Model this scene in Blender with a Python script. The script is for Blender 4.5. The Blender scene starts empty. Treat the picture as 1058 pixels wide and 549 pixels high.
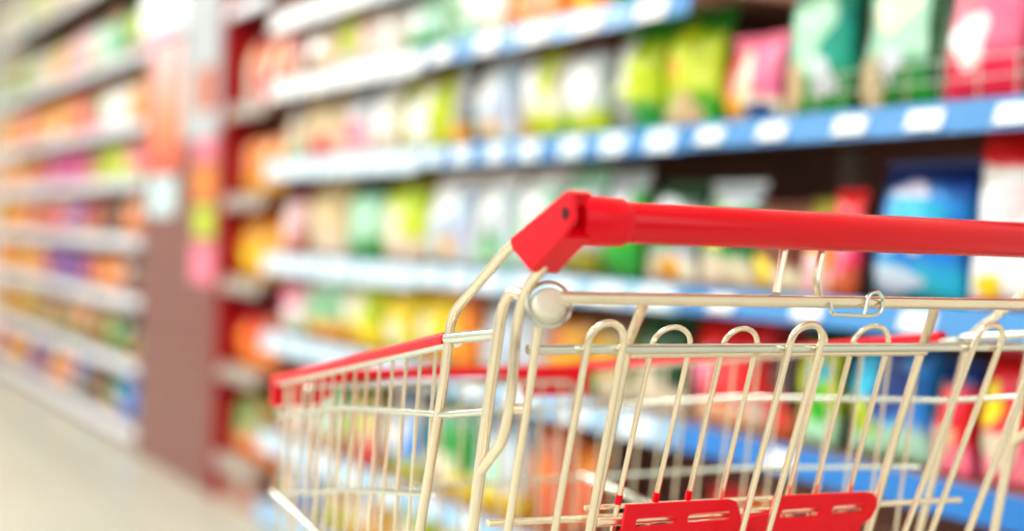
import bpy, math, random
from mathutils import Vector, Matrix
from math import sin, cos, pi, atan, radians

SC = bpy.context.scene
COL = SC.collection
random.seed(11)

# ------------------------------------------------------------ colours
def lin(c):
    return tuple(((v/255)/12.92 if v/255 <= .04045 else ((v/255+.055)/1.055)**2.4) for v in c)

PAL = {
 'tan': (214,188,146), 'beige': (226,212,188), 'cream': (240,232,206), 'white': (246,246,246),
 'pale grey': (206,214,220), 'grey': (160,164,164), 'pale blue': (190,206,226), 'blue': (14,136,222),
 'dark blue': (8,56,130), 'cyan': (20,180,216), 'teal': (20,166,140), 'mint': (178,226,196),
 'green': (24,150,52), 'dark green': (20,84,40), 'bright green': (44,176,20), 'lime': (196,214,20),
 'olive': (150,140,30), 'yellow': (246,216,20), 'gold': (232,168,30), 'orange': (246,140,24),
 'terracotta': (206,100,60), 'red': (226,22,30), 'dark red': (140,14,22), 'pink': (250,130,160),
 'hot pink': (240,40,90), 'pale pink': (246,200,204), 'magenta': (206,60,140), 'purple': (130,70,160),
 'lilac': (208,204,232), 'brown': (120,70,46), 'dark brown': (58,38,32), 'peach': (250,190,150),
}

# ------------------------------------------------------------ materials
MATS = {}
def material(name, col, rough=.5, metal=0., coat=0., noise=0., nscale=8., emit=0., spec=.5, bump=0.):
    if name in MATS: return MATS[name]
    m = bpy.data.materials.new(name); m.use_nodes = True
    nt = m.node_tree; b = nt.nodes['Principled BSDF']
    c = lin(col)
    b.inputs['Roughness'].default_value = rough
    b.inputs['Metallic'].default_value = metal
    b.inputs['Coat Weight'].default_value = coat
    b.inputs['Coat Roughness'].default_value = .12
    b.inputs['Specular IOR Level'].default_value = spec
    tc = nt.nodes.new('ShaderNodeTexCoord')
    n = nt.nodes.new('ShaderNodeTexNoise'); n.inputs['Scale'].default_value = nscale
    n.inputs['Detail'].default_value = 3
    nt.links.new(tc.outputs['Object'], n.inputs['Vector'])
    r = nt.nodes.new('ShaderNodeValToRGB')
    k = noise
    r.color_ramp.elements[0].position = .3; r.color_ramp.elements[1].position = .7
    r.color_ramp.elements[0].color = (c[0]*(1-k), c[1]*(1-k), c[2]*(1-k), 1)
    r.color_ramp.elements[1].color = (min(1, c[0]*(1+k)), min(1, c[1]*(1+k)), min(1, c[2]*(1+k)), 1)
    nt.links.new(n.outputs['Fac'], r.inputs['Fac'])
    nt.links.new(r.outputs['Color'], b.inputs['Base Color'])
    if emit:
        b.inputs['Emission Color'].default_value = (*c, 1); b.inputs['Emission Strength'].default_value = emit
    if bump:
        bp = nt.nodes.new('ShaderNodeBump'); bp.inputs['Strength'].default_value = bump
        nt.links.new(n.outputs['Fac'], bp.inputs['Height']); nt.links.new(bp.outputs['Normal'], b.inputs['Normal'])
    MATS[name] = m
    return m

def bag_material(bot, main, top, h):
    """printed film: three colour zones running up the pack"""
    key = f'film {bot} {main} {top} {round(h,2)}'
    if key in MATS: return MATS[key]
    m = bpy.data.materials.new(key); m.use_nodes = True
    nt = m.node_tree; b = nt.nodes['Principled BSDF']
    b.inputs['Roughness'].default_value = .34
    b.inputs['Coat Weight'].default_value = .35; b.inputs['Coat Roughness'].default_value = .15
    tc = nt.nodes.new('ShaderNodeTexCoord'); sp = nt.nodes.new('ShaderNodeSeparateXYZ')
    nt.links.new(tc.outputs['Object'], sp.inputs[0])
    n = nt.nodes.new('ShaderNodeTexNoise'); n.inputs['Scale'].default_value = 14; n.inputs['Detail'].default_value = 2
    nt.links.new(tc.outputs['Object'], n.inputs['Vector'])
    a = nt.nodes.new('ShaderNodeMath'); a.operation = 'DIVIDE'; a.inputs[1].default_value = h
    nt.links.new(sp.outputs['Z'], a.inputs[0])
    d = nt.nodes.new('ShaderNodeMath'); d.operation = 'MULTIPLY_ADD'; d.inputs[1].default_value = .3
    d.inputs[2].default_value = -.15
    nt.links.new(n.outputs['Fac'], d.inputs[0])
    e = nt.nodes.new('ShaderNodeMath'); e.operation = 'ADD'
    nt.links.new(a.outputs[0], e.inputs[0]); nt.links.new(d.outputs[0], e.inputs[1])
    r = nt.nodes.new('ShaderNodeValToRGB'); cr = r.color_ramp
    cr.elements[0].position = .22; cr.elements[0].color = (*lin(PAL[bot]), 1)
    cr.elements[1].position = .86; cr.elements[1].color = (*lin(PAL[top]), 1)
    x = cr.elements.new(.32); x.color = (*lin(PAL[main]), 1)
    x = cr.elements.new(.76); x.color = (*lin(PAL[main]), 1)
    nt.links.new(e.outputs[0], r.inputs['Fac'])
    # small mottled print
    v = nt.nodes.new('ShaderNodeTexVoronoi'); v.inputs['Scale'].default_value = 26
    nt.links.new(tc.outputs['Object'], v.inputs['Vector'])
    mx = nt.nodes.new('ShaderNodeMix'); mx.data_type = 'RGBA'; mx.blend_type = 'SOFT_LIGHT'
    mx.inputs['Factor'].default_value = .28
    nt.links.new(r.outputs['Color'], mx.inputs['A']); nt.links.new(v.outputs['Color'], mx.inputs['B'])
    nt.links.new(mx.outputs['Result'], b.inputs['Base Color'])
    MATS[key] = m
    return m

def ink(name):
    return material('ink '+name, PAL[name], rough=.38, coat=.3, noise=.06, nscale=20)  # print inks; white also paints gloss highlights on the bags

WIRE = material('cream coated steel wire', (242,228,204), rough=.24, metal=.86, noise=.04, nscale=30)
CHROME = material('bright chromed steel', (218,222,212), rough=.18, metal=.96, noise=.04, nscale=20)
RED = material('glossy red plastic', (232,0,34), rough=.35, coat=.15, spec=.3, noise=.03)
REDGRIP = material('smooth red grip plastic', (220,0,28), rough=.22, coat=.3, spec=.35, noise=.03)
DARK = material('painted bolt recess shade', (60,14,14), rough=.6)  # shade of the recess put into the colour
KNOB = material('ivory plastic', (236,230,212), rough=.3, coat=.4, noise=.03)
RUBBER = material('grey rubber tyre', (90,92,94), rough=.8, noise=.1)
BOARD = material('brown shelf underside', (176,138,122), rough=.6, noise=.1)
BACK = material('dark rack back panel', (172,130,116), rough=.7, noise=.15)
RAILB = material('blue price rail', (62,140,204), rough=.3, coat=.3, noise=.06)
RAILP = material('pale blue price rail', (150,196,232), rough=.3, coat=.3, noise=.08)
RAILD = material('deep blue price rail', (0,118,198), rough=.3, coat=.3, noise=.06)
RAILL = material('lavender white price rail', (214,222,240), rough=.35, coat=.3, noise=.05)
RAILG = material('dull grey price rail', (168,160,150), rough=.5, noise=.1)
TAG = material('white price card', (250,250,250), rough=.4, noise=.02)
TAGL = material('pale blue white price card', (226,240,250), rough=.4, noise=.04)

# ------------------------------------------------------------ mesh builder
class MB:
    def __init__(s): s.v = []; s.f = []
    def add(s, vs, fs):
        o = len(s.v); s.v += [Vector(p) for p in vs]; s.f += [[i+o for i in f] for f in fs]
    def box(s, x0, x1, y0, y1, z0, z1, bev=0):
        if bev:
            b = min(bev, (x1-x0)*.45, (y1-y0)*.45, (z1-z0)*.45)
            vs = []; 
            for z, k in ((z0, 1), (z0+b, 0), (z1-b, 0), (z1, 1)):
                i = b if k else 0
                X0, X1, Y0, Y1 = x0+i, x1-i, y0+i, y1-i
                c = b*.6
                vs += [(X0+c,Y0,z),(X1-c,Y0,z),(X1,Y0+c,z),(X1,Y1-c,z),(X1-c,Y1,z),(X0+c,Y1,z),(X0,Y1-c,z),(X0,Y0+c,z)]
            fs = [list(range(7,-1,-1)), list(range(24,32))]
            for r in range(3):
                for i in range(8):
                    j = (i+1) % 8
                    fs.append([r*8+i, r*8+j, r*8+8+j, r*8+8+i])
            s.add(vs, fs); return s
        s.add([(x0,y0,z0),(x1,y0,z0),(x1,y1,z0),(x0,y1,z0),(x0,y0,z1),(x1,y0,z1),(x1,y1,z1),(x0,y1,z1)],
              [[3,2,1,0],[4,5,6,7],[0,1,5,4],[1,2,6,5],[2,3,7,6],[3,0,4,7]])
        return s
    def tube(s, pts, r, n=10, closed=False, fillet=0, squash=1.):
        pts = [Vector(p) for p in pts]
        if fillet: pts = round_path(pts, fillet, closed)
        m = len(pts)
        tan = []
        for i in range(m):
            a = pts[i-1] if (i > 0 or closed) else pts[i]
            b = pts[(i+1) % m] if (i < m-1 or closed) else pts[i]
            tan.append((b-a).normalized())
        up = Vector((0,0,1)) if abs(tan[0].z) < .9 else Vector((1,0,0))
        nrm = (up - tan[0]*up.dot(tan[0])).normalized()
        vs = []
        for i in range(m):
            nrm = (nrm - tan[i]*nrm.dot(tan[i])).normalized()
            bn = tan[i].cross(nrm)
            for k in range(n):
                a = 2*pi*k/n
                vs.append(pts[i] + nrm*(cos(a)*r) + bn*(sin(a)*r*squash))
        fs = []
        for i in range(m if closed else m-1):
            j = (i+1) % m
            for k in range(n):
                l = (k+1) % n
                fs.append([i*n+k, i*n+l, j*n+l, j*n+k])
        if not closed:
            fs.append(list(range(n-1,-1,-1))); fs.append([(m-1)*n+k for k in range(n)])
        s.add(vs, fs); return s
    def lathe(s, prof, n=24, M=None):
        """prof = [(r, z)]; axis z; M places it"""
        vs = []
        for r, z in prof:
            for k in range(n):
                a = 2*pi*k/n; vs.append(Vector((r*cos(a), r*sin(a), z)))
        fs = []
        for i in range(len(prof)-1):
            for k in range(n):
                l = (k+1) % n; fs.append([i*n+k, i*n+l, (i+1)*n+l, (i+1)*n+k])
        fs.append(list(range(n-1,-1,-1))); fs.append([(len(prof)-1)*n+k for k in range(n)])
        if M: vs = [M @ v for v in vs]
        s.add(vs, fs); return s
    def prism(s, poly, fn, t0, t1):
        """poly of 2D points, fn(a,b,t) -> 3D"""
        n = len(poly)
        vs = [fn(a, b, t0) for a, b in poly] + [fn(a, b, t1) for a, b in poly]
        fs = [list(range(n-1,-1,-1)), list(range(n, 2*n))]
        for i in range(n):
            j = (i+1) % n; fs.append([i, j, n+j, n+i])
        s.add(vs, fs); return s
    def mesh(s, name, mat, smooth=True):
        me = bpy.data.meshes.new(name)
        me.from_pydata([tuple(v) for v in s.v], [], s.f)
        import bmesh
        bm = bmesh.new(); bm.from_mesh(me); bmesh.ops.recalc_face_normals(bm, faces=bm.faces); bm.to_mesh(me); bm.free()
        me.materials.append(mat)
        if smooth:
            for p in me.polygons: p.use_smooth = True
            try: me.set_sharp_from_angle(angle=radians(42))
            except Exception: pass
        return me
    def build(s, name, mat, parent=None, loc=None, smooth=True):
        o = bpy.data.objects.new(name, s.mesh(name, mat, smooth)); COL.objects.link(o)
        if parent: o.parent = parent
        if loc: o.location = loc
        return o

def round_path(pts, rad, closed=False, seg=6):
    out = []; m = len(pts)
    for i, p in enumerate(pts):
        if not closed and i in (0, m-1): out.append(p); continue
        a, b = pts[i-1], pts[(i+1) % m]
        da, db = (a-p), (b-p)
        r = min(rad, da.length*.49, db.length*.49)
        q0, q1 = p+da.normalized()*r, p+db.normalized()*r
        for k in range(seg+1):
            t = k/seg
            out.append(q0*(1-t)**2 + p*2*t*(1-t) + q1*t*t)
    return out

def empty(name, loc=(0,0,0), rz=0):
    o = bpy.data.objects.new(name, None); COL.objects.link(o); o.empty_display_size = .1
    o.location = loc; o.rotation_euler = (0,0,rz); return o
def tag(o, label=None, cat=None, group=None, kind=None):
    if label: o['label'] = label
    if cat: o['category'] = cat
    if group: o['group'] = group
    if kind: o['kind'] = kind
    return o

# ============================================================ SETTING
FX = 1.60          # face of the goods on the shelves
floor_m = material('glossy cream floor tiles', (226,220,202), rough=.35, noise=.03, nscale=1.5, coat=.2)
# tile joints
nt = floor_m.node_tree; b = nt.nodes['Principled BSDF']
br = nt.nodes.new('ShaderNodeTexBrick'); br.offset = 0; br.inputs['Scale'].default_value = 1
br.inputs['Brick Width'].default_value = .6; br.inputs['Row Height'].default_value = .6
br.inputs['Mortar Size'].default_value = .004
br.inputs['Color1'].default_value = (*lin((206,206,192)),1); br.inputs['Color2'].default_value = (*lin((200,200,186)),1)
br.inputs['Mortar'].default_value = (*lin((176,172,158)),1)
tc = nt.nodes.new('ShaderNodeTexCoord'); nt.links.new(tc.outputs['Object'], br.inputs['Vector'])
nt.links.new(br.outputs['Color'], b.inputs['Base Color'])
wall_m = material('off white painted wall', (232,230,222), rough=.8, noise=.03, nscale=3)
ceil_m = material('white ceiling', (240,240,238), rough=.9, noise=.02, nscale=3)

def struct(name, mb, m, label, cat):
    o = mb.build(name, m, smooth=False); tag(o, label, cat, kind='structure'); return o
struct('floor', MB().box(-3.2,2.10,-1.6,13,-.05,0), floor_m, 'pale cream glossy supermarket floor running down the aisle', 'floor')
struct('wall_right', MB().box(2.10,2.18,-1.6,13,0,3.3), wall_m, 'off white wall behind the racks of packaged food', 'wall')
struct('wall_back', MB().box(-3.2,2.10,13,13.08,0,3.3), wall_m, 'off white wall at the far end of the aisle', 'wall')
struct('ceiling', MB().box(-3.2,2.18,-1.6,13.08,3.3,3.35), ceil_m, 'white ceiling over the aisle', 'ceiling')

# the pillar between the two racks
pil_m = material('brown pink cladding', (124,62,58), rough=.34, coat=.25, noise=.06, nscale=5)
struct('wall_pillar', MB().box(1.575,2.10,5.13,6.2,0,3.3), pil_m, 'brown pink clad pillar standing between the far rack and the near racks', 'pillar')

# ============================================================ RACKS
def shelf_rack(name, label, y0, y1, zs, mats, tagstep, tagw, tagm, back=BACK, board=BOARD, top=1.95, rh=.046, side=None, skip_tags=()):
    root = empty(name, (1.57, y0, 0)); L = y1-y0
    tag(root, label, 'shelf rack')
    MB().box(.44,.46,0,L,0,top).build('back_panel', back, root, smooth=False)
    sm = side or material('grey white rack upright', (190,186,180), rough=.5, noise=.05)
    for yy in (0, L-.02):
        MB().box(.40,.44,yy,yy+.02,0,top).build('upright', sm, root, smooth=False)
    if side:
        MB().box(.0,.44,L-.03,L-.003,0,top).build('side_panel', side, root, smooth=False)
    for i, z in enumerate(zs):
        m = mats[i] if isinstance(mats, (list, tuple)) else mats
        sh = MB().box(.018,.44,.002,L-.035 if side else L-.002,z-.022,z-.002,.003).build('shelf', board, root, smooth=False)
        MB().prism([(.002,-rh),(.006,-rh),(.018,0),(.014,.003)], lambda a,b_,t: (a,t,z+b_), .004, L-(.035 if side else .004)).build('price_rail', m, sh, smooth=False)
        if z < .2:
            MB().box(.03,.05,.002,L-.035 if side else L-.002,.0,z-.022).build('kick_plate', BACK, sh, smooth=False)
        if tagstep[i] and i not in skip_tags:
            tk = .72 if rh < .05 else 1.; w = tagw[i]; k = int((L-.02)/tagstep[i])
            for j in range(k):
                c = (j+.5)*L/k + (random.random()-.5)*.02
                MB().prism([(-.002,-rh+.003),(.0013,-rh+.003),(.0133,-.003),(.009,-.003)], lambda a,b_,t: (a,t,z+b_*tk-(1-tk)*rh*.5), c-w/2, c+w/2).build('price_card', tagm[i], sh, smooth=False)
    return root

ZR = [.08,.31,.635,.89,1.192,1.45]
bays = [('near', 1.00, 2.24, 'nearest rack with blue price rails, straight behind the cart handle',
         [RAILB,RAILD,RAILD,RAILB,RAILB,RAILB], [0,.3,.42,.21,.165,.2], [.05,.05,.07,.07,.072,.075]),
        ('middle', 2.24, 3.42, 'middle rack with blue rails and white price cards, behind the cart\'s left corner',
         [RAILB,RAILP,RAILP,RAILP,RAILB,RAILB], [0,.2,.2,.15,.16,.21], [.05,.1,.11,.11,.09,.1]),
        ('far', 3.42, 4.62, 'rack with white price rails standing next to the red end rack',
         [RAILP]*6, [0,.2,.15,.13,.115,.115], [.05,.12,.1,.1,.1,.1])]
for nm, y0, y1, lab, rm, ts, tw in bays:
    shelf_rack('shelf_rack', lab, y0, y1, (ZR + [1.67] if nm == 'far' else ZR[:5]+[1.50] if nm == 'near' else ZR), rm + [RAILP], ts+[.115], tw+[.1],
               [TAG if nm == 'near' else TAGL]*5 + [TAG]*2, top=1.9, rh={'near': .046, 'middle': .050, 'far': .062}[nm])

RDARK = material('dark red rack panel', (166,12,26), rough=.45, coat=.3, noise=.06)
shelf_rack('end_rack', 'narrow dark red rack of red and orange packs beside the pillar', 4.64, 5.11,
           [.17,.486,.794,1.085,1.40,1.76], [RAILG,RAILG,RAILG,RAILG,RAILG,RAILP], [0,0,0,0,0,.15], [0,0,0,0,0,.12], [TAG]*6,
           back=RDARK, side=RDARK, top=2.1, rh=.05)

ZL = [.09,.37,.655,.915,1.175,1.42,1.73,2.13]
for y0, y1, lab in ((6.22,7.62,'far rack bay with white rails, directly beyond the brown pink pillar'),
                    (7.62,9.02,'far rack bay with white rails, second beyond the pillar'),
                    (9.02,10.42,'far rack bay with white rails at the left edge of the view')):
    shelf_rack('far_shelf_rack', lab, y0, y1, ZL, RAILL, [.23]*8, [.12]*8, [TAG]*8,
               back=material('far rack back panel', (150,110,90), rough=.7), board=material('far rack board', (140,120,110), rough=.6), top=2.45, rh=.050)

# wire guard along the near shelf
g = empty('wire_guard', (1.592, 1.3, 1.196)); tag(g, 'low chromed wire guard along the blue railed shelf above the cart handle', 'wire guard')
for zz in (.03,.06): MB().tube([(0,0,zz),(0,.62,zz)], .0018, 6).build('guard_rod', CHROME, g)
for k in range(9): MB().tube([(0,.02+k*.0725,.0),(0,.02+k*.0725,.062)], .0016, 6).build('guard_post', CHROME, g)

# ============================================================ PACKS
def pack_surface(w, h, t, seed, style):
    rnd = random.Random(seed); ph = [rnd.uniform(0, 6.28) for _ in range(6)]
    def f(u, v, side):
        # u -1..1, v 0..1
        if style == 'pouch':      # fat at the base, thin at the top
            pv = (1-v)**.55 * min(1, (v+.02)/.1)**.5*1.0
            hw = w/2*(1-.05*sin(pi*v))
        elif style == 'tub':
            pv = 1.0 if .04 < v < .96 else .8
            hw = w/2
        else:
            pv = max(0, sin(pi*min(1, max(0, v))))**.45
            hw = w/2*(1-.09*sin(pi*v)) 
        pu = (1-abs(u)**2.4)**.6 if abs(u) < 1 else 0
        d = t/2*pv*pu
        d *= 1+.12*sin(5*u+ph[0]+3*v)+.08*sin(9*v+ph[1]+4*u)
        d += .0025*sin(17*v+ph[2]+2*u)*pu*pv
        x = -d if side == 0 else d*.75
        lean = .02*v*h/.2
        return Vector((x+lean+.006*sin(ph[3]+2.5*u)*v, -u*hw + .003*sin(8*v+ph[4]), v*h))
    return f

def pack_body(w, h, t, seed, style, nu=14, nv=16):
    f = pack_surface(w, h, t, seed, style); mb = MB()
    for side in (0, 1):
        vs = [f(-1+2*i/nu, j/nv, side) for j in range(nv+1) for i in range(nu+1)]
        fs = [[j*(nu+1)+i, j*(nu+1)+i+1, (j+1)*(nu+1)+i+1, (j+1)*(nu+1)+i] for j in range(nv) for i in range(nu)]
        mb.add(vs, fs)
    return mb, f

def weld(o):
    import bmesh
    me = o.data; bm = bmesh.new(); bm.from_mesh(me)
    bmesh.ops.remove_doubles(bm, verts=bm.verts, dist=.0002)
    bmesh.ops.recalc_face_normals(bm, faces=bm.faces)
    bm.to_mesh(me); bm.free()
    for p in me.polygons: p.use_smooth = True

def patch(f, cu, cv, ru, rv, off=.0012):
    mb = MB(); n = 22; vs = []; rings = 4
    vs.append(f(cu, cv, 0)+Vector((-off,0,0)))
    for r in range(1, rings+1):
        for k in range(n):
            a = 2*pi*k/n; q = r/rings
            q *= 1+.16*sin(3*a+cu*9+cv*20)+.10*sin(5*a+cv*13)
            u = max(-.98, min(.98, cu+ru*q*cos(a))); v = max(.03, min(.97, cv+rv*q*sin(a)))
            vs.append(f(u, v, 0)+Vector((-off,0,0)))
    fs = [[0, 1+k, 1+(k+1) % n] for k in range(n)]
    for r in range(rings-1):
        for k in range(n):
            a = 1+r*n+k; b_ = 1+r*n+(k+1) % n
            fs.append([a, a+n, b_+n, b_])
    mb.add(vs, fs); return mb

ORD = ['first','second','third','fourth','fifth','sixth','seventh','eighth','ninth','tenth','eleventh','twelfth',
       'thirteenth','fourteenth','fifteenth','sixteenth','seventeenth','eighteenth','nineteenth','twentieth',
       'twenty-first','twenty-second','twenty-third','twenty-fourth','twenty-fifth','twenty-sixth']
SEED = [100]
def pack(y0, y1, z, h, main, top, bot, spots, label, group, style='bag', x=None, t=None, detail=True, name='snack_bag', cat='snack bag'):
    SEED[0] += 1
    w = (y1-y0)*.985
    t = t or min(.10, .35*w+.02)
    body, f = pack_body(w, h, t, SEED[0], style, *( (14,16) if detail else (8,8) ))
    o = body.build(name, bag_material(bot, main, top, h)); weld(o)
    o.location = ((x if x else FX)+t/2+.012, (y0+y1)/2, z); o.rotation_euler = (0,0,random.Random(SEED[0]).uniform(-.09,.09))
    tag(o, label, cat, group)
    if detail:
        for i, (cu, cv, ru, rv, c) in enumerate(spots):  # colour patches: print, plus white ones painted as gloss highlights
            patch(f, cu, cv, ru, rv, .0012+.0006*i).build('print_and_highlight_patch', ink(c), o)
        if style != 'tub':
            # crimped top seal
            s = MB(); n = 18; vs = []; 
            for j in range(2):
                for i in range(n+1):
                    p = f(-1+2*i/n, 1, 0); vs.append(p+Vector((.0012*(-1)**i, 0, j*.012-.001)))
            s.add(vs, [[i, i+1, n+2+i, n+1+i] for i in range(n)])
            s.build('top_seal', ink(top), o)
    return o

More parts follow.
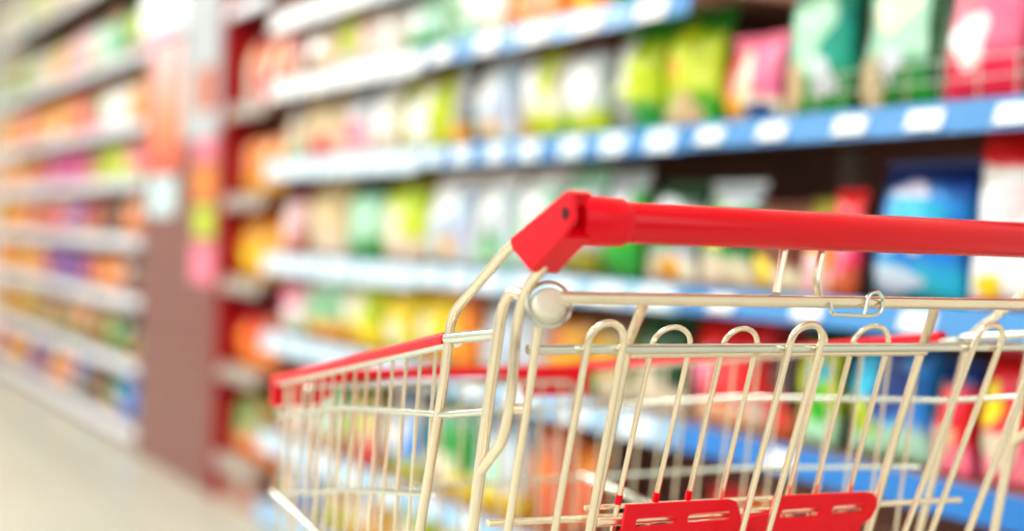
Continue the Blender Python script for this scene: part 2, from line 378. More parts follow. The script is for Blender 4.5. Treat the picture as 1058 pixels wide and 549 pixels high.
# rows of packs on the near racks, left to right as one faces them:
# (y_left, y_right, height, main, top, bottom, [(across, up, half-width, half-height, colour)], style)
ROWS = {
'shelfA': (1.45, 'the topmost shelf', [
  (4.595, 4.484, 0.16, 'pale pink', 'peach', 'tan', [(0, 0.5, 0.6, 0.3, 'peach')], 'bag'),
  (4.484, 4.135, 0.172, 'tan', 'cream', 'tan', [(-0.1, 0.65, 0.5, 0.28, 'white')], 'bag'),
  (4.135, 4.018, 0.172, 'lime', 'lime', 'pale grey', [], 'bag'),
  (4.018, 3.857, 0.172, 'beige', 'beige', 'pale pink', [(0, 0.6, 0.5, 0.3, 'pale pink')], 'bag'),
  (3.857, 3.693, 0.175, 'beige', 'pale grey', 'beige', [(0.1, 0.4, 0.5, 0.3, 'white')], 'bag'),
  (3.693, 3.419, 0.175, 'mint', 'mint', 'green', [(-0.3, 0.6, 0.4, 0.3, 'white')], 'bag'),
  (3.407, 3.24, 0.2, 'white', 'pale grey', 'mint', [(0.2, 0.45, 0.3, 0.2, 'green')], 'bag'),
  (3.24, 3.085, 0.2, 'white', 'pale grey', 'cream', [(0, 0.5, 0.5, 0.3, 'white')], 'bag'),
  (3.085, 2.932, 0.2, 'peach', 'pale grey', 'peach', [(0, 0.4, 0.5, 0.3, 'orange')], 'bag'),
  (2.932, 2.79, 0.2, 'terracotta', 'orange', 'orange', [(0, 0.3, 0.5, 0.2, 'peach')], 'bag'),
  (2.79, 2.627, 0.2, 'orange', 'gold', 'orange', [(0, 0.3, 0.5, 0.2, 'yellow')], 'bag'),
  (2.627, 2.468, 0.2, 'green', 'lime', 'green', [(0, 0.5, 0.5, 0.3, 'white')], 'bag'),
  (2.468, 2.299, 0.2, 'red', 'gold', 'red', [(0, 0.5, 0.5, 0.3, 'yellow')], 'bag'),
 ]),
 'shelfB': (1.192, 'shelf above handle', [
  (4.595, 4.484, 0.17, 'beige', 'pale grey', 'mint', [], 'bag'),
  (4.484, 4.095, 0.21, 'tan', 'tan', 'beige', [(0.1, 0.18, 0.42, 0.14, 'red')], 'bag'),
  (4.095, 3.914, 0.2, 'pale grey', 'grey', 'pale pink', [(0, 0.35, 0.7, 0.22, 'pink')], 'bag'),
  (3.914, 3.693, 0.21, 'cream', 'white', 'beige', [(0.1, 0.6, 0.5, 0.3, 'white')], 'bag'),
  (3.693, 3.361, 0.22, 'lime', 'olive', 'lime', [(-0.1, 0.38, 0.5, 0.3, 'white'), (0.25, 0.75, 0.28, 0.16, 'cream')], 'bag'),
  (3.361, 3.261, 0.2, 'grey', 'pale grey', 'gold', [], 'bag'),
  (3.261, 3.026, 0.22, 'pale blue', 'pale grey', 'pale grey', [(-0.1, 0.66, 0.55, 0.22, 'white'), (0.1, 0.2, 0.22, 0.1, 'gold')], 'bag'),
  (3.026, 2.816, 0.22, 'cream', 'olive', 'lime', [(-0.2, 0.6, 0.42, 0.22, 'white'), (-0.45, 0.12, 0.4, 0.11, 'gold'), (0.5, 0.7, 0.3, 0.25, 'lime')], 'bag'),
  (2.816, 2.627, 0.22, 'pale grey', 'brown', 'lime', [(0.2, 0.5, 0.45, 0.28, 'white'), (-0.7, 0.14, 0.28, 0.13, 'teal')], 'bag'),
  (2.627, 2.422, 0.22, 'lime', 'bright green', 'green', [(-0.25, 0.68, 0.38, 0.26, 'white'), (0.3, 0.52, 0.3, 0.22, 'lime'), (-0.1, 0.2, 0.5, 0.15, 'grey')], 'bag'),  # white patch at upper left is a painted highlight
  (2.422, 2.234, 0.22, 'lime', 'green', 'bright green', [(-0.1, 0.55, 0.66, 0.34, 'lime'), (-0.25, 0.52, 0.22, 0.12, 'orange'), (0.0, 0.17, 0.62, 0.15, 'tan')], 'bag'),
  (2.212, 2.044, 0.155, 'pink', 'pink', 'cream', [(-0.05, 0.5, 0.4, 0.3, 'cream'), (0.4, 0.12, 0.42, 0.13, 'dark blue'), (-0.5, 0.2, 0.4, 0.18, 'gold'), (-0.75, 0.6, 0.2, 0.25, 'red')], 'bag'),
  (2.055, 1.866, 0.26, 'teal', 'teal', 'green', [(0.05, 0.62, 0.6, 0.3, 'mint'), (-0.55, 0.22, 0.42, 0.17, 'tan'), (0.45, 0.25, 0.3, 0.14, 'pale grey')], 'bag'),
  (1.871, 1.651, 0.27, 'mint', 'green', 'green', [(0.86, 0.5, 0.12, 0.4, 'dark green'), (0.1, 0.66, 0.4, 0.2, 'cream'), (-0.5, 0.19, 0.42, 0.17, 'tan'), (0.15, 0.28, 0.25, 0.1, 'pale grey')], 'bag'),
  (1.659, 1.498, 0.27, 'pink', 'hot pink', 'hot pink', [(-0.2, 0.36, 0.5, 0.16, 'white'), (0.3, 0.75, 0.4, 0.15, 'pink'), (0.1, 0.14, 0.7, 0.06, 'hot pink')], 'bag'),
  (1.498, 1.348, 0.27, 'pink', 'red', 'beige', [(-0.4, 0.85, 0.3, 0.08, 'yellow'), (-0.3, 0.38, 0.5, 0.2, 'cream')], 'bag'),
 ]),
 'shelfC': (0.89, 'shelf behind handle', [
  (4.595, 4.448, 0.21, 'pale pink', 'dark red', 'terracotta', [(-0.1, 0.6, 0.55, 0.2, 'white'), (0, 0.28, 0.5, 0.12, 'pale pink')], 'bag'),
  (4.448, 4.064, 0.235, 'tan', 'tan', 'beige', [], 'bag'),
  (4.064, 3.815, 0.23, 'mint', 'dark green', 'green', [(0.1, 0.42, 0.5, 0.22, 'mint')], 'bag'),
  (3.815, 3.515, 0.24, 'lime', 'olive', 'beige', [(-0.2, 0.4, 0.5, 0.27, 'cream'), (-0.1, 0.15, 0.6, 0.12, 'beige')], 'bag'),
  (3.515, 3.24, 0.24, 'pale blue', 'white', 'pale grey', [(0, 0.68, 0.5, 0.24, 'white'), (0.2, 0.24, 0.25, 0.11, 'gold'), (0.1, 0.44, 0.35, 0.1, 'pale blue')], 'bag'),
  (3.24, 3.016, 0.24, 'pale grey', 'white', 'mint', [(-0.1, 0.7, 0.45, 0.22, 'white'), (0.2, 0.3, 0.34, 0.13, 'green')], 'bag'),
  (3.016, 2.816, 0.235, 'mint', 'white', 'pale grey', [(0, 0.65, 0.5, 0.2, 'white')], 'bag'),
  (2.816, 2.627, 0.23, 'pale grey', 'mint', 'olive', [(0.1, 0.65, 0.5, 0.2, 'mint')], 'bag'),
  (2.635, 2.468, 0.22, 'bright green', 'pale grey', 'green', [(0, 0.7, 0.5, 0.2, 'pale grey')], 'bag'),
  (2.478, 2.277, 0.19, 'grey', 'dark green', 'cream', [(0.0, 0.75, 0.6, 0.16, 'pale grey'), (0.1, 0.5, 0.5, 0.1, 'green'), (0.3, 0.16, 0.4, 0.12, 'gold')], 'bag'),
  (2.277, 2.099, 0.19, 'green', 'pale grey', 'cream', [(-0.2, 0.56, 0.42, 0.16, 'yellow'), (0.5, 0.48, 0.3, 0.1, 'dark green'), (-0.2, 0.2, 0.6, 0.16, 'beige')], 'bag'),
  (2.104, 1.965, 0.15, 'brown', 'brown', 'beige', [(-0.4, 0.25, 0.4, 0.2, 'yellow')], 'bag'),
  (1.97, 1.876, 0.155, 'gold', 'olive', 'pale pink', [(0, 0.3, 0.6, 0.2, 'pale pink')], 'bag'),
  (1.89, 1.815, 0.17, 'hot pink', 'red', 'terracotta', [(-0.1, 0.4, 0.5, 0.2, 'pink')], 'bag'),
  (1.824, 1.595, 0.215, 'blue', 'dark blue', 'cyan', [(-0.25, 0.5, 0.34, 0.13, 'lilac'), (0.28, 0.47, 0.2, 0.1, 'cream'), (0, 0.82, 0.4, 0.07, 'lilac'), (-0.2, 0.17, 0.5, 0.11, 'pale blue'), (0.1, 0.66, 0.55, 0.12, 'cyan')], 'bag'),
  (1.595, 1.421, 0.262, 'white', 'red', 'white', [(-0.1, 0.88, 0.7, 0.09, 'red'), (0.1, 0.6, 0.4, 0.1, 'pale pink'), (-0.35, 0.13, 0.3, 0.07, 'yellow'), (0, 0.035, 0.9, 0.035, 'red')], 'bag'),
 ]),
 'shelfD': (0.635, 'shelf behind basket', [
  (4.595, 4.412, 0.19, 'pale pink', 'dark red', 'mint', [(0, 0.68, 0.65, 0.2, 'pink'), (0, 0.25, 0.6, 0.2, 'white')], 'bag'),
  (4.412, 4.08, 0.215, 'mint', 'pale grey', 'gold', [(0.3, 0.45, 0.4, 0.16, 'green'), (-0.1, 0.76, 0.4, 0.14, 'cream')], 'bag'),
  (4.08, 3.787, 0.215, 'lime', 'olive', 'yellow', [(-0.1, 0.6, 0.45, 0.25, 'cream'), (-0.4, 0.16, 0.5, 0.13, 'gold')], 'bag'),
  (3.787, 3.552, 0.215, 'yellow', 'olive', 'lime', [(0.1, 0.32, 0.5, 0.16, 'cream'), (0.1, 0.86, 0.5, 0.1, 'brown')], 'bag'),
  (3.552, 3.294, 0.205, 'yellow', 'gold', 'gold', [(-0.4, 0.4, 0.4, 0.2, 'cream')], 'bag'),
  (3.294, 3.176, 0.2, 'orange', 'terracotta', 'orange', [], 'bag'),
  (3.176, 2.877, 0.2, 'pale grey', 'grey', 'pale grey', [(0, 0.5, 0.5, 0.3, 'pale blue')], 'bag'),
  (2.86, 2.659, 0.19, 'gold', 'brown', 'green', [(-0.2, 0.6, 0.4, 0.2, 'terracotta'), (0, 0.2, 0.5, 0.12, 'yellow')], 'bag'),
  (2.659, 2.486, 0.18, 'olive', 'brown', 'beige', [(0, 0.5, 0.5, 0.2, 'gold')], 'bag'),
  (2.486, 2.309, 0.18, 'dark green', 'dark green', 'beige', [(0, 0.3, 0.5, 0.2, 'beige')], 'bag'),
  (2.309, 2.044, 0.2, 'red', 'red', 'beige', [(-0.1, 0.45, 0.7, 0.3, 'red'), (-0.5, 0.5, 0.3, 0.2, 'pink'), (0, 0.12, 0.7, 0.1, 'peach')], 'bag'),
  (2.049, 1.955, 0.18, 'dark brown', 'dark red', 'terracotta', [(0, 0.3, 0.6, 0.2, 'red')], 'bag'),
  (1.96, 1.856, 0.2, 'lime', 'dark green', 'mint', [(0.2, 0.4, 0.5, 0.2, 'bright green'), (0.2, 0.65, 0.5, 0.1, 'cyan')], 'bag'),
  (1.861, 1.647, 0.21, 'blue', 'dark green', 'mint', [(-0.4, 0.36, 0.4, 0.18, 'lime'), (-0.3, 0.62, 0.3, 0.16, 'cyan'), (0.3, 0.6, 0.4, 0.26, 'dark blue')], 'bag'),
  (1.655, 1.553, 0.165, 'red', 'dark blue', 'pink', [(-0.5, 0.7, 0.4, 0.16, 'gold'), (0.3, 0.7, 0.4, 0.16, 'hot pink'), (0, 0.35, 0.6, 0.14, 'peach')], 'bag'),
  (1.557, 1.437, 0.19, 'hot pink', 'red', 'pink', [(-0.4, 0.62, 0.4, 0.18, 'yellow'), (0.4, 0.6, 0.4, 0.2, 'red'), (0, 0.3, 0.7, 0.14, 'beige')], 'bag'),
  (1.437, 1.348, 0.2, 'red', 'red', 'pink', [(0, 0.5, 0.5, 0.2, 'gold')], 'bag'),
 ]),
 'shelfE': (0.31, 'second lowest shelf', [
  (4.586, 4.325, 0.2, 'peach', 'terracotta', 'white', [(0, 0.5, 0.6, 0.3, 'white')], 'bag'),
  (4.325, 4.049, 0.2, 'mint', 'green', 'tan', [(0, 0.5, 0.5, 0.2, 'pale grey')], 'bag'),
  (4.049, 3.76, 0.2, 'tan', 'olive', 'red', [(0, 0.6, 0.5, 0.2, 'lime')], 'bag'),
  (3.76, 3.478, 0.2, 'blue', 'pale blue', 'lime', [(0, 0.6, 0.5, 0.2, 'white')], 'bag'),
  (3.478, 3.197, 0.22, 'green', 'mint', 'yellow', [(0, 0.3, 0.5, 0.2, 'cream')], 'bag'),
  (3.197, 2.932, 0.22, 'pale grey', 'pale blue', 'yellow', [(0, 0.5, 0.5, 0.2, 'mint')], 'bag'),
  (2.909, 2.707, 0.25, 'terracotta', 'terracotta', 'terracotta', [(-0.3, 0.5, 0.4, 0.2, 'orange')], 'bag'),
  (2.707, 2.589, 0.2, 'terracotta', 'orange', 'brown', [], 'bag'),
  (2.228, 2.11, 0.2, 'orange', 'red', 'gold', [(0, 0.5, 0.5, 0.25, 'red')], 'bag'),
  (2.11, 2.001, 0.2, 'terracotta', 'orange', 'red', [(0, 0.6, 0.5, 0.2, 'red')], 'bag'),
  (1.97, 1.847, 0.2, 'brown', 'dark red', 'red', [], 'bag'),
  (1.842, 1.702, 0.2, 'terracotta', 'brown', 'gold', [(0, 0.7, 0.5, 0.15, 'orange')], 'bag'),
  (1.692, 1.572, 0.2, 'olive', 'brown', 'gold', [(0, 0.7, 0.5, 0.15, 'tan')], 'bag'),
 ]),
 'shelfF': (0.08, 'bottom shelf', [
  (4.586, 4.457, 0.18, 'pale grey', 'orange', 'yellow', [(0, 0.6, 0.5, 0.2, 'orange')], 'bag'),
  (4.457, 4.224, 0.18, 'blue', 'dark blue', 'blue', [(0, 0.6, 0.5, 0.2, 'white')], 'bag'),
  (4.224, 3.973, 0.18, 'tan', 'green', 'lime', [], 'bag'),
  (3.988, 3.693, 0.18, 'gold', 'red', 'gold', [(0, 0.5, 0.5, 0.2, 'white')], 'bag'),
  (3.693, 3.396, 0.18, 'lime', 'green', 'lime', [(0, 0.5, 0.5, 0.2, 'cream')], 'bag'),
  (3.396, 3.125, 0.18, 'yellow', 'lime', 'yellow', [(0, 0.5, 0.5, 0.2, 'cream')], 'bag'),
  (3.125, 2.86, 0.18, 'blue', 'pale blue', 'mint', [(0, 0.6, 0.4, 0.2, 'blue')], 'bag'),
  (2.86, 2.604, 0.18, 'cyan', 'pale blue', 'teal', [(-0.3, 0.6, 0.4, 0.2, 'blue')], 'bag'),
 ]),
}
for key, (z, phrase, rows) in ROWS.items():
    for i, r in enumerate(rows):
        yl, yr, h, main, top, bot, spots, style = r
        sp = f' with {spots[0][4]} patch' if spots else ''
        o_ = ORD[i]
        pack(yr+.004, yl-.004, z, h, main, top, bot, spots, f'{main} food bag{sp}, {o_} from left on {phrase}', f'food bags on {phrase}', style, name='food_bag', cat='food bag')

# red end rack
ER = [(1.40,.25,'red','dark red','red',[(0,.62,.7,.25,'orange'),(.1,.5,.4,.3,'cream'),(0,.12,.45,.1,'white')],'top'),
      (1.085,.235,'orange','brown','gold',[(-.1,.55,.5,.25,'peach')],'second'),
      (.794,.22,'gold','orange','gold',[(.2,.3,.4,.2,'yellow')],'third'),
      (.486,.22,'red','dark red','orange',[(.3,.45,.4,.3,'orange')],'fourth'),
      (.17,.22,'tan','olive','orange',[(.2,.6,.5,.25,'green')],'lowest')]
for z, h, m_, t_, b_, sp, wh in ER:
    for k, (a, b2) in enumerate(((4.86,5.06),(4.65,4.85))):
        mm = m_ if (k == 0 or wh in ('top','second','third')) else 'terracotta'
        pack(a, b2, z, h, mm, t_, b_, sp, f'{mm} pouch, {"left" if k == 0 else "right"} one on the {wh} shelf of the red end rack', 'pouches on the red end rack', 'bag', x=1.60, name='food_pouch', cat='pouch')

# far racks
FAR = {
 2.13:('top',['beige','tan','lime','tan','cream','teal','green','cream'],.24),
 1.73:('second',['olive','lime','tan','pink','pale pink','mint','green','lime'],.24),
 1.42:('third',['orange','peach','gold','orange','hot pink','green','white','pink'],.22),
 1.175:('fourth',['orange','gold','terracotta','magenta','magenta','olive','lime','pink'],.18),
 .915:('fifth',['gold','orange','terracotta','hot pink','purple','terracotta','brown','terracotta'],.19),
 .655:('sixth',['orange','gold','orange','purple','purple','terracotta','orange','brown'],.19),
 .37:('seventh',['gold','gold','olive','terracotta','peach','brown','green','dark green'],.19),
 .09:('lowest',['orange','gold','purple','peach','orange','brown','green','blue'],.20)}
for z, (wh, cols, h) in FAR.items():
    n = 16; y = 10.35; k = 0
    while y > 6.3 and k < n:
        w = .25; c = cols[min(7, int(8*(10.0-max(6.3, min(9.99, y-.1)))/3.7))]
        rn = random.Random(int(z*1000)+k)
        if rn.random() < .2: c = rn.choice(cols)
        top = rn.choice([c, c, 'peach', 'dark brown' if z < 1.2 else c])
        bot = rn.choice([c, c, cols[rn.randrange(8)]])
        pack(y-w+.01, y, z, h*rn.uniform(.9,1.05), c, top, bot, [(rn.uniform(-.3,.3),rn.uniform(.4,.65),.3,.12,rn.choice(['white','cream','gold']))],
             f'{c} food bag, {ORD[k]} from left on the {wh} shelf of the far racks', f'food bags on the {wh} shelf of the far racks',
             'bag', x=1.60, name='food_bag', cat='food bag')
        y -= .255; k += 1

# pillar dressings
def sheet(name, y0, y1, z0, z1, m, label, cat, x=1.576, t=.004, parts=()):
    o = MB().box(-t,0,0,y1-y0,0,z1-z0,.0015).build(name, m, loc=(x,y0,z0), smooth=False); tag(o, label, cat)
    for (pn, a,b,c,d,pm) in parts: MB().box(-t-.0015,-t-.0002,a,b,c,d).build(pn, pm, o, smooth=False)
    return o
pm = material('salmon poster', (246,150,140), rough=.5, noise=.05)
nt = pm.node_tree; b = nt.nodes['Principled BSDF']; tc = nt.nodes.new('ShaderNodeTexCoord'); sp = nt.nodes.new('ShaderNodeSeparateXYZ')
nt.links.new(tc.outputs['Object'], sp.inputs[0]); r = nt.nodes.new('ShaderNodeValToRGB')
r.color_ramp.elements[0].position = .0; r.color_ramp.elements[0].color = (*lin((240,90,70)),1)
r.color_ramp.elements[1].position = .52; r.color_ramp.elements[1].color = (*lin((250,206,212)),1)
e_ = r.color_ramp.elements.new(.2); e_.color = (*lin((248,150,110)),1)
nt.links.new(sp.outputs['Z'], r.inputs['Fac']); nt.links.new(r.outputs['Color'], b.inputs['Base Color'])
sheet('poster', 5.66, 6.12, 1.19, 1.72, pm, 'tall salmon and orange poster on the pillar', 'poster')
sheet('notice_card', 5.70, 6.10, 1.01, 1.17, material('pale cyan card', (206,232,236), rough=.5), 'small pale cyan card below the salmon poster', 'notice')
LB = material('white board with added glow', (250,252,255), rough=.4, emit=.35)  # slight emission added to the board so it shows bright white
sheet('header_board', 5.63, 6.18, 1.74, 2.15, LB, 'bright white board at the top of the pillar', 'sign board', t=.03,
      parts=[('edge_strip',0,.55,0,.02,material('blue strip', (120,150,210)))])
SIL = material('silver grey strip', (196,204,210), rough=.35, metal=.3)
sheet('corner_strip', 5.14, 5.62, 1.30, 2.3, SIL, 'wide silver grey strip on the right half of the pillar', 'trim strip', t=.006,
      parts=[('seam',.10,.13,0,1.0,material('lilac seam', (226,220,236))),('seam',.3,.33,0,1.0,material('pale seam', (224,232,232)))])
for i, (z0, z1, y0, y1, c, lab) in enumerate([(1.40,1.56,5.20,5.42,'terracotta','terracotta sticker, topmost on the pillar'),
      (1.215,1.295,5.18,5.44,'pink','pink sticker under the terracotta one on the pillar'),
      (1.07,1.20,5.18,5.44,'orange','orange sticker in the middle of the pillar column of stickers'),
      (.93,1.05,5.18,5.42,'lime','lime sticker between the orange and pink ones on the pillar'),
      (.76,.91,5.16,5.44,'pink','round cornered pink sticker, lowest on the pillar')]):
    s_ = sheet('sticker', y0, y1, z0, z1, ink(c), lab, 'sticker', x=1.5695 if z0 > 1.29 else 1.576, t=.004)
    s_['group'] = 'stickers down the pillar'

# ============================================================ THE CART
cart = empty('shopping_cart', (.5383, .8898, 0))
tag(cart, 'chromed wire shopping cart with red handle and red rim, standing before the racks', 'shopping cart')
UL, UR = -.015, .563            # planes of the two side frames at the rear
def mir(u): return UL+UR-u          # right hand side mirrors the left
FL, FR = .026, .440             # front corners
VF = .70

# handle
mb = MB(); Mx = Matrix.Translation((0,0,.984)) @ Matrix.Rotation(pi/2, 4, 'Y')
mb.lathe([(.0148,.03),(.0152,.032),(.0152,.484),(.0148,.486)], 40, Mx)
mb.build('handle_grip', REDGRIP, cart)
for s in (0, 1):
    fu = (lambda u: u) if s == 0 else mir
    mb = MB()
    prof = [(.012,-.006),(.0165,-.005),(.0182,.0),(.0182,.02),(.0176,.026),(.0176,.033),(.0160,.036)]
    pr = [(r, fu(z)) for r, z in prof]
    mb.lathe(pr, 32, Mx)
    mb.build('handle_sleeve', RED, cart)
    # clamp that holds the two frame tubes
    mb = MB()
    poly = [(-.026,1.0025),(-.018,1.0045),(.0617,.9694),(.0577,.9618),(.0317,.9478),(.0277,.9462),(-.016,.972),(-.030,.984)]
    mb.prism(poly, lambda a,b_,t: (fu(t),a,b_), -.024, -.0195)
    mb.prism([(-.018,.9715),(.0277,.9455),(.0357,.9475),(-.006,.981)], lambda a,b_,t: (fu(t),a,b_), -.022, -.001)
    mb.prism([(-.026,1.0025),(-.018,1.0048),(.058,.9714),(.0535,.966),(-.016,.994)], lambda a,b_,t: (fu(t),a,b_), -.022, -.006)
    cl = mb.build('tube_clamp', RED, cart, smooth=False)
    bv = cl.modifiers.new('bevel', 'BEVEL'); bv.width = .0015; bv.segments = 2; bv.limit_method = 'ANGLE'
    mb = MB(); mb.lathe([(.0045,0),(.0045,.0014)], 16, Matrix.Translation((fu(-.0248),-.019,.9885)) @ Matrix.Rotation(pi/2,4,'Y'))  # dark disc painted as the shaded hole, no opening cut
    mb.build('bolt_hole_shade', DARK, cl)

# side frames: each a bent tube pair, same shape left and right
for s in (0, 1):
    fu = (lambda u: u) if s == 0 else mir
    P = lambda v, w, u=UL: (fu(u), v, w)
    mb = MB()
    dz = 0 if s == 0 else -.018
    mb.tube([P(.050,.9745),P(.084,.9596+dz*.7),P(.172,.906+dz),P(.183,.846),P(.2182,.7204),P(.262,.56),P(.30,.30)], .0041, 14, fillet=.014)
    mb.build('frame_tube', WIRE if s else WIRE, cart)
    mb = MB()
    mb.tube([P(.022,.953),P(.050,.9325),P(.0625,.906),P(.0655,.8586),P(.0703,.834),P(.078,.8157),P(.110,.789)], .0042, 14, fillet=.016)
    mb.build('bent_bracket_tube', WIRE, cart)
    mb = MB()
    mb.tube([P(.054,.928),P(.0735,.9305),P(.0865,.914),P(.0996,.8549),P(.1217,.7392),P(.15,.58),P(.2,.30)], .0046, 14, fillet=.012)
    mb.build('rear_post', WIRE, cart)
    mb = MB(); mb.tube([P(.094,.8960,UL),P(.178,.886,UL)], .0048, 12)
    mb.tube([P(.10,.836,UL),P(.186,.8225,UL)], .0030, 10)
    mb.build('frame_crossbar', CHROME, cart)
    # round ivory pivot button with a wire ring
    M_ = Matrix.Translation((fu(-.0025),.036,.9215)) @ Matrix.Rotation(radians(62),4,'X') @ Matrix.Rotation(radians(-28 if s == 0 else 28),4,'Y')
    mb = MB(); mb.lathe([(.002,-.009),(.0095,-.0085),(.0125,-.005),(.0134,0),(.0125,.005),(.0095,.0085),(.002,.009)], 28, M_)
    kb = mb.build('pivot_button', KNOB, cart)
    mb = MB(); mb.tube([M_ @ Vector((.0158*cos(a),.0175*sin(a),.003)) for a in [2*pi*k/28 for k in range(28)]], .0016, 8, closed=True)
    mb.build('wire_ring', CHROME, kb)
    mb = MB(); mb.tube([P(.066,.842,UL+.002),P(.062,.842,UL+.010)], .004, 10); mb.build('hinge_pin', WIRE, cart)

# basket sides
def side_pt(s, v, w):
    a = max(0, min(1, (v-.10)/(VF-.10)))
    return (UL+(FL-UL)*a if s == 0 else UR+(FR-UR)*a, v, w)
def rim_w(v, s=0):
    return .887-(v-.18)*(.171 if s == 0 else .150)
for s in (0, 1):
    mb = MB()
    for v in [.215+.0345*k for k in range(14)]:
        wt = rim_w(v,s)-.004
        mb.tube([side_pt(s,v,wt), side_pt(s,v+.10*(wt-.66),.66), side_pt(s,min(.69,v+.13*(wt-.5)),.47)], .0018, 6)
    mb.build('side_wires', WIRE, cart)
    mb = MB()
    mb.tube([side_pt(s,.18,.823), side_pt(s,.45,.797), side_pt(s,.69,.757)], .0030, 10)
    mb.tube([side_pt(s,.21,.752), side_pt(s,.45,.715), side_pt(s,.69,.668)], .0026, 8)
    mb.tube([side_pt(s,.12,.60), side_pt(s,.69,.57)], .0030, 8)
    mb.build('side_rails', CHROME, cart)
    mb = MB()
    mb.tube([side_pt(s,v,rim_w(v,s)-.0045) for v in (.17,.3,.42,.55,VF-.012)], .0046, 12)
    mb.build('rim_tube', CHROME, cart)
    # red rim cover, half round on top of the tube
    mb = MB()
    prof = [(-.0062,-.0045),(-.0062,.0015),(-.0042,.0048),(0,.0062),(.0042,.0048),(.0062,.0015),(.0062,-.0045)]
    path = [side_pt(s,v,rim_w(v,s)) for v in (.19,.3,.42,.55,.65,VF)]
    vs = []; n = len(prof)
    for p in path:
        for a, b_ in prof: vs.append((p[0]+a, p[1], p[2]+b_))
    fs = [[i*n+k, i*n+(k+1) % n, (i+1)*n+(k+1) % n, (i+1)*n+k] for i in range(len(path)-1) for k in range(n)]
    fs += [list(range(n)), [(len(path)-1)*n+k for k in range(n-1,-1,-1)]]
    mb.add(vs, fs); mb.build('rim_cover', RED, cart)

# front panel
mb = MB()
k = 0
for i in range(15):
    u = FL+.012+(FR-FL-.024)*i/14
    mb.tube([(u,VF-.004,.788),(u+(.233-u)*.03,VF-.012,.64),(u+(.233-u)*.1,VF-.03,.47)], .0021, 6)
mb.build('front_wires', WIRE, cart)
mb = MB()
mb.tube([(FL+.032,VF-.002,.74),(FL+.032,VF-.002,.790),(FR-.02,VF-.002,.790),(FR-.02,VF-.002,.74)], .0035, 10, fillet=.012)
mb.tube([(FL,VF-.004,.757),(FR,VF-.004,.757)], .0030, 10)
mb.tube([(FL,VF-.01,.668),(FR,VF-.01,.668)], .0028, 10)
mb.build('front_rails', CHROME, cart)
mb = MB()
mb.prism([(FL-.004,.768),(FL+.056,.768),(FL+.072,.786),(FL+.085,.797),(FR-.10,.797),(FR-.085,.772),(FR+.004,.772),(FR+.004,.812),(FR-.03,.810),(FL+.04,.808),(FL-.004,.802)], lambda a,b_,t: (a,t,b_), VF, VF+.012)
mb.build('front_bumper', RED, cart)
# basket floor and lower corner rods
mb = MB()
for i in range(15):
    a = i/14; mb.tube([(UL+.02+(UR-UL-.04)*a,.14,.50),(FL+.02+(FR-FL-.04)*a,VF-.03,.47)], .0021, 6)
for v in (.2,.35,.5,.64): mb.tube([side_pt(0,v,.498-.05*(v-.14)), side_pt(1,v,.498-.05*(v-.14))], .003, 8)
mb.build('basket_floor', WIRE, cart)
mb = MB()
mb.tube([(FL,VF+.002,.668),(FL-.012,.50,.652),(UL-.006,.30,.615),(UL,.21,.60)], .0042, 10, fillet=.03)
mb.build('lower_rim_rod', CHROME, cart); mb = MB()
mb.tube([(FR,VF+.002,.668),(FR+.012,.50,.652),(UR+.006,.30,.615),(UR,.21,.60)], .0042, 10, fillet=.03)
mb.build('lower_rim_rod', CHROME, cart)

# rear gate: hairpins hanging in a plane that leans forward below
def G(u, w, off=0.): return (u, .05+off+.29*(.89-w), w)
mb = MB()
for (a0, b0, a1, b1) in ((.0356,.0674,.039,.071),(.2290,.2612,.2235,.2520),(.4362,.4680,.412,.4455)):
    c = (a0+b0)/2; r = (b0-a0)/2
    top = .8935
    pts = [G(a1-(a0-a1)*.7 if 0 else a1+(a1-a0)*1.1,.54), G(a1,.72), G(a0,top)]
    pts += [G(c-r*cos(t), top+r*.95*sin(t)) for t in [pi*k/12 for k in range(1,12)]]
    pts += [G(b0,top), G(b1,.72), G(b1+(b1-b0)*1.1,.54)]
    mb.tube([Vector(p)+Vector((0,-.007,0)) for p in pts], .0030, 10)
mb.build('gate_hairpins', WIRE, cart)
mb = MB()
mb.tube([G(-.0081,.905,-.004),G(-.0054,.8591,-.004),G(-.0017,.7441,-.004),G(.004,.54,-.004)], .0034, 10)
mb.tube([G(.5260,.905,-.004),G(.5150,.85,-.004),G(.4960,.71,-.004),G(.485,.54,-.004)], .0036, 10)
mb.tube([G(.004,.545,-.004),G(.485,.545,-.004)], .0036, 10)
mb.build('gate_frame', WIRE, cart)
mb = MB(); mb.tube([(UL+.004,.051,.8878),(UR-.004,.051,.8878)], .0040, 12)
mb.build('gate_hinge_rod', CHROME, cart)
# rail behind the handle
mb = MB(); mb.tube([(-.016,.0,.9288),(mir(-.016),.0,.9288)], .0050, 12); mb.build('rear_cross_rail', WIRE, cart)
mb = MB(); mb.tube([(.188,.004,.972),(.1785,.0,.935)], .0034, 8); mb.build('rail_strut', WIRE, cart); mb = MB(); mb.tube([(.2265,.004,.972),(.2175,.0,.9468),(.2210,.0,.932)], .0034, 8, fillet=.006)
mb.build('rail_strut', WIRE, cart)
mb = MB(); mb.tube([(.2275,-.006,.9285),(.2285,-.007,.919),(.268,-.007,.918),(.2795,-.007,.921),(.2805,-.007,.933),(.275,-.007,.938),(.266,-.007,.936),(.2635,-.007,.925),(.262,-.007,.919)], .0017, 8, fillet=.004)
mb.build('spring_clip', CHROME, cart)

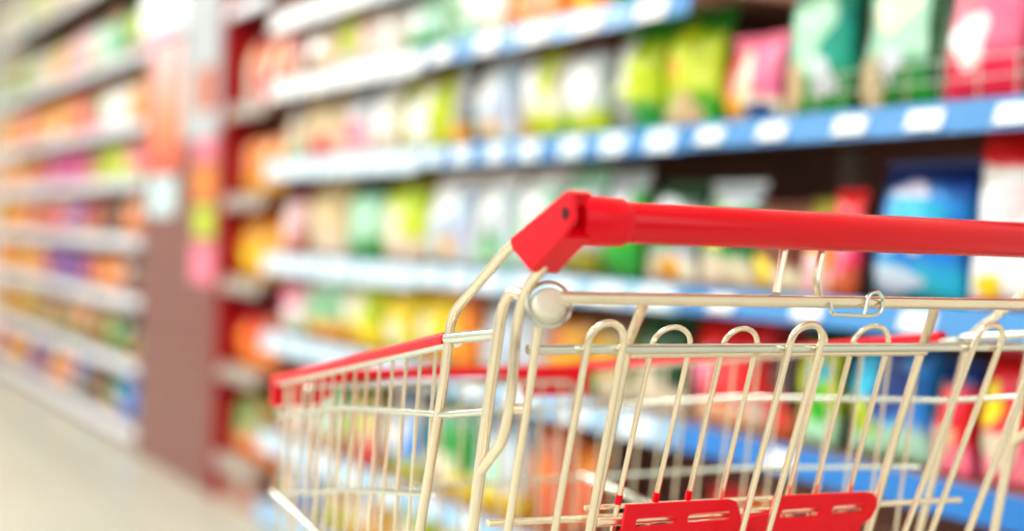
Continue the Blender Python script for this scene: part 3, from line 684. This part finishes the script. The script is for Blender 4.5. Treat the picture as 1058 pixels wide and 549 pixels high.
# folded child seat behind the gate
seat = .02
mb = MB()
mb.tube([(.060,.003,.9288),G(.0897,.8914,seat),G(.0905,.8313,seat),G(.090,.735,seat),G(.089,.62,seat)], .0040, 10, fillet=.012)
mb.tube([(.349,.003,.9288),G(.4022,.8888,seat),G(.398,.823,seat),G(.3945,.735,seat),G(.390,.62,seat)], .0040, 10, fillet=.012)
mb.tube([G(.0905,.8825,seat-.004),G(.4025,.8825,seat-.004)], .0036, 10)
mb.tube([G(.0,.744,seat+.012),G(.5136,.734,seat+.012)], .0030, 10)
mb.tube([G(.088,.7515,seat+.012),G(.40,.7475,seat+.012)], .0022, 8)
mb.tube([G(.088,.7405,seat+.002),G(.40,.7385,seat+.002)], .0042, 10)
mb.build('child_seat_frame', WIRE, cart)
mb = MB(); us = [.1140,.1510,.1840,.2185,.2520,.2915,.3220,.3625]
for a, c in zip(us[0::2], us[1::2]):
    m_ = (a+c)/2; r = (c-a)/2
    pts = [G(a,.66,seat+.004), G(a,.755,seat+.004), G(a,.888,seat+.002)] + [G(m_-r*cos(t), .888+r*.85*sin(t), seat+.002) for t in [pi*k/12 for k in range(1,12)]] + [G(c,.888,seat+.002), G(c,.755,seat+.004), G(c,.66,seat+.004)]
    mb.tube(pts, .0023, 8)
mb.build('child_seat_wires', WIRE, cart)
# two red flaps with slots
def flap(poly, slots, name='seat_flap'):
    import bmesh
    mb = MB()
    # slots are cut as real openings: build the plate from cells
    cu = bpy.data.curves.new(name, 'CURVE'); cu.dimensions = '2D'; cu.fill_mode = 'BOTH'; cu.extrude = .0012; cu.bevel_depth = .0008; cu.bevel_resolution = 2
    for ring in [poly]+slots:
        sp_ = cu.splines.new('POLY'); sp_.points.add(len(ring)-1); sp_.use_cyclic_u = True
        for q, (a, b_) in zip(sp_.points, ring): q.co = (a, b_, 0, 1)
    tmp = bpy.data.objects.new('tmp', cu); COL.objects.link(tmp)
    dg = bpy.context.evaluated_depsgraph_get()
    me = bpy.data.meshes.new_from_object(tmp.evaluated_get(dg))
    bpy.data.objects.remove(tmp)
    for v in me.vertices:
        u, w, d = v.co
        p = Vector(G(u, w, seat-.007)) + Vector((0,-1,0))*d
        v.co = p
    me.name = name; me.materials.clear(); me.materials.append(RED)
    o = bpy.data.objects.new(name, me); COL.objects.link(o); o.parent = cart
    return o
def rr(x0, x1, z0, z1, r=.003, sl=0.):
    out = []
    for cx, cz, a0 in ((x1-r,z1-r,0),(x0+r,z1-r,90),(x0+r,z0+r,180),(x1-r,z0+r,270)):
        for k in range(5):
            a = radians(a0+k*22.5); X = cx+r*cos(a); out.append((X, cz+r*sin(a)+sl*(X-x0)))
    return out
f1 = [(.1155,.7555),(.2185,.7545),(.2255,.7525),(.2295,.747),(.234,.738),(.262,.719),(.262,.665),(.105,.665),(.105,.731),(.1155,.7335)]
f2 = [(.268,.7545),(.370,.7525),(.3795,.751),(.386,.7455),(.3875,.738),(.3845,.729),(.374,.722),(.374,.665),(.263,.665),(.246,.722),(.245,.737),(.268,.739)]
flap(f1, [rr(.126,.168,.7355,.7445,.004), rr(.178,.2245,.736,.745,.004)])
flap(f2, [rr(.277,.323,.7335,.7425,.004), rr(.335,.374,.734,.743,.004)])
for u in (.1140,.1510,.1840): MB().tube([G(u,.755,seat+.004),G(u,.763,seat+.004)], .0029, 8).build('wire_sleeve', RED, cart)

# undercarriage
mb = MB()
mb.tube([(UL,.30,.30),(UL+.02,.20,.20),(UL+.02,.14,.17),(UR-.02,.14,.17),(UR-.02,.20,.20),(UR,.30,.30)], .008, 10, fillet=.03)
mb.tube([(UL+.02,.14,.17),(FL+.03,.68,.17),(FR-.03,.68,.17),(UR-.02,.14,.17)], .008, 10, fillet=.03)
mb.tube([(FL+.03,.66,.17),(FL+.02,.64,.48)], .006, 8); mb.tube([(FR-.03,.66,.17),(FR-.02,.64,.48)], .006, 8)
mb.build('chassis', CHROME, cart)
for u, v in ((UL+.03,.15),(UR-.03,.15),(FL+.05,.64),(FR-.05,.64)):
    mb = MB(); mb.lathe([(.012,-.012),(.05,-.012),(.055,-.008),(.055,.008),(.05,.012),(.012,.012)], 28, Matrix.Translation((u,v-.02,.055)) @ Matrix.Rotation(pi/2,4,'Y'))
    wh = mb.build('wheel', RUBBER, cart)
    mb = MB(); mb.box(u-.02,u-.016,v-.04,v+.005,.05,.125,.002); mb.box(u+.016,u+.02,v-.04,v+.005,.05,.125,.002); mb.box(u-.02,u+.02,v-.035,v+.01,.122,.13,.002); mb.tube([(u,v-.005,.125),(u,v,.17)], .007, 10)
    mb.build('caster_fork', CHROME, wh)

# ============================================================ LIGHTS
pan = material('lit ceiling panel', (255,252,246), rough=.5, emit=3)
for i, (x, y) in enumerate([(-.2,1.2),(-.2,4.2),(-.2,7.2),(-.2,10.2),(-2.2,2.7),(-2.2,6.2)]):
    L_ = empty('ceiling_light', (x,y,3.28))
    nm = ['nearest','second','third','farthest'][i] if i < 4 else ['nearer outer','farther outer'][i-4]
    tag(L_, f'white ceiling light panel, {nm} over the aisle', 'ceiling light', 'ceiling lights over the aisle')
    MB().box(-.32,.32,-.62,.62,.0,.018,.004).build('housing', ceil_m, L_, smooth=False)
    MB().box(-.30,.30,-.60,.60,-.004,-.0005).build('diffuser', pan, L_, smooth=False)
    ld = bpy.data.lights.new('panel_light', 'AREA'); ld.shape = 'RECTANGLE'; ld.size = .6; ld.size_y = 1.2; ld.energy = 44; ld.color = (1,.99,.95)
    lo = bpy.data.objects.new('panel_lamp', ld); COL.objects.link(lo); lo.location = (x,y,3.26)
w = bpy.data.worlds.new('World'); SC.world = w; w.use_nodes = True
wn = w.node_tree; bg = wn.nodes['Background']
tc = wn.nodes.new('ShaderNodeTexCoord'); sp = wn.nodes.new('ShaderNodeSeparateXYZ'); wn.links.new(tc.outputs['Generated'], sp.inputs[0])
mr = wn.nodes.new('ShaderNodeMapRange'); mr.inputs['From Min'].default_value = -1; mr.inputs['From Max'].default_value = 1
wn.links.new(sp.outputs['Z'], mr.inputs['Value'])
cr = wn.nodes.new('ShaderNodeValToRGB'); e = cr.color_ramp.elements
e[0].position = .38; e[0].color = (.22,.19,.16,1); e[1].position = .60; e[1].color = (.98,1,.97,1)
x_ = e.new(.50); x_.color = (.42,.39,.35,1)
wn.links.new(mr.outputs[0], cr.inputs['Fac']); wn.links.new(cr.outputs['Color'], bg.inputs[0]); bg.inputs[1].default_value = 1.5

# ============================================================ CAMERA
F = 1506.; HEAD = atan(819/F); PITCH = -28.4/F; ROLL = radians(2.07)
fw = Vector((sin(HEAD)*cos(PITCH), cos(HEAD)*cos(PITCH), sin(PITCH)))
r0 = Vector((cos(HEAD), -sin(HEAD), 0)); u0 = r0.cross(fw)
R_ = r0*cos(ROLL)+u0*sin(ROLL); U_ = -r0*sin(ROLL)+u0*cos(ROLL)
cd = bpy.data.cameras.new('camera'); cam = bpy.data.objects.new('camera', cd); COL.objects.link(cam)
cam.matrix_world = Matrix(((R_.x,U_.x,-fw.x,0),(R_.y,U_.y,-fw.y,0),(R_.z,U_.z,-fw.z,.97),(0,0,0,1)))
cd.sensor_width = 36; cd.lens = F/1058*36; cd.clip_start = .05
cd.dof.use_dof = True; cd.dof.focus_distance = 1.18; cd.dof.aperture_fstop = 1.8
SC.camera = cam
SC.view_settings.view_transform = 'Standard'
SC.view_settings.look = 'Medium High Contrast'
SC.view_settings.exposure = -.10
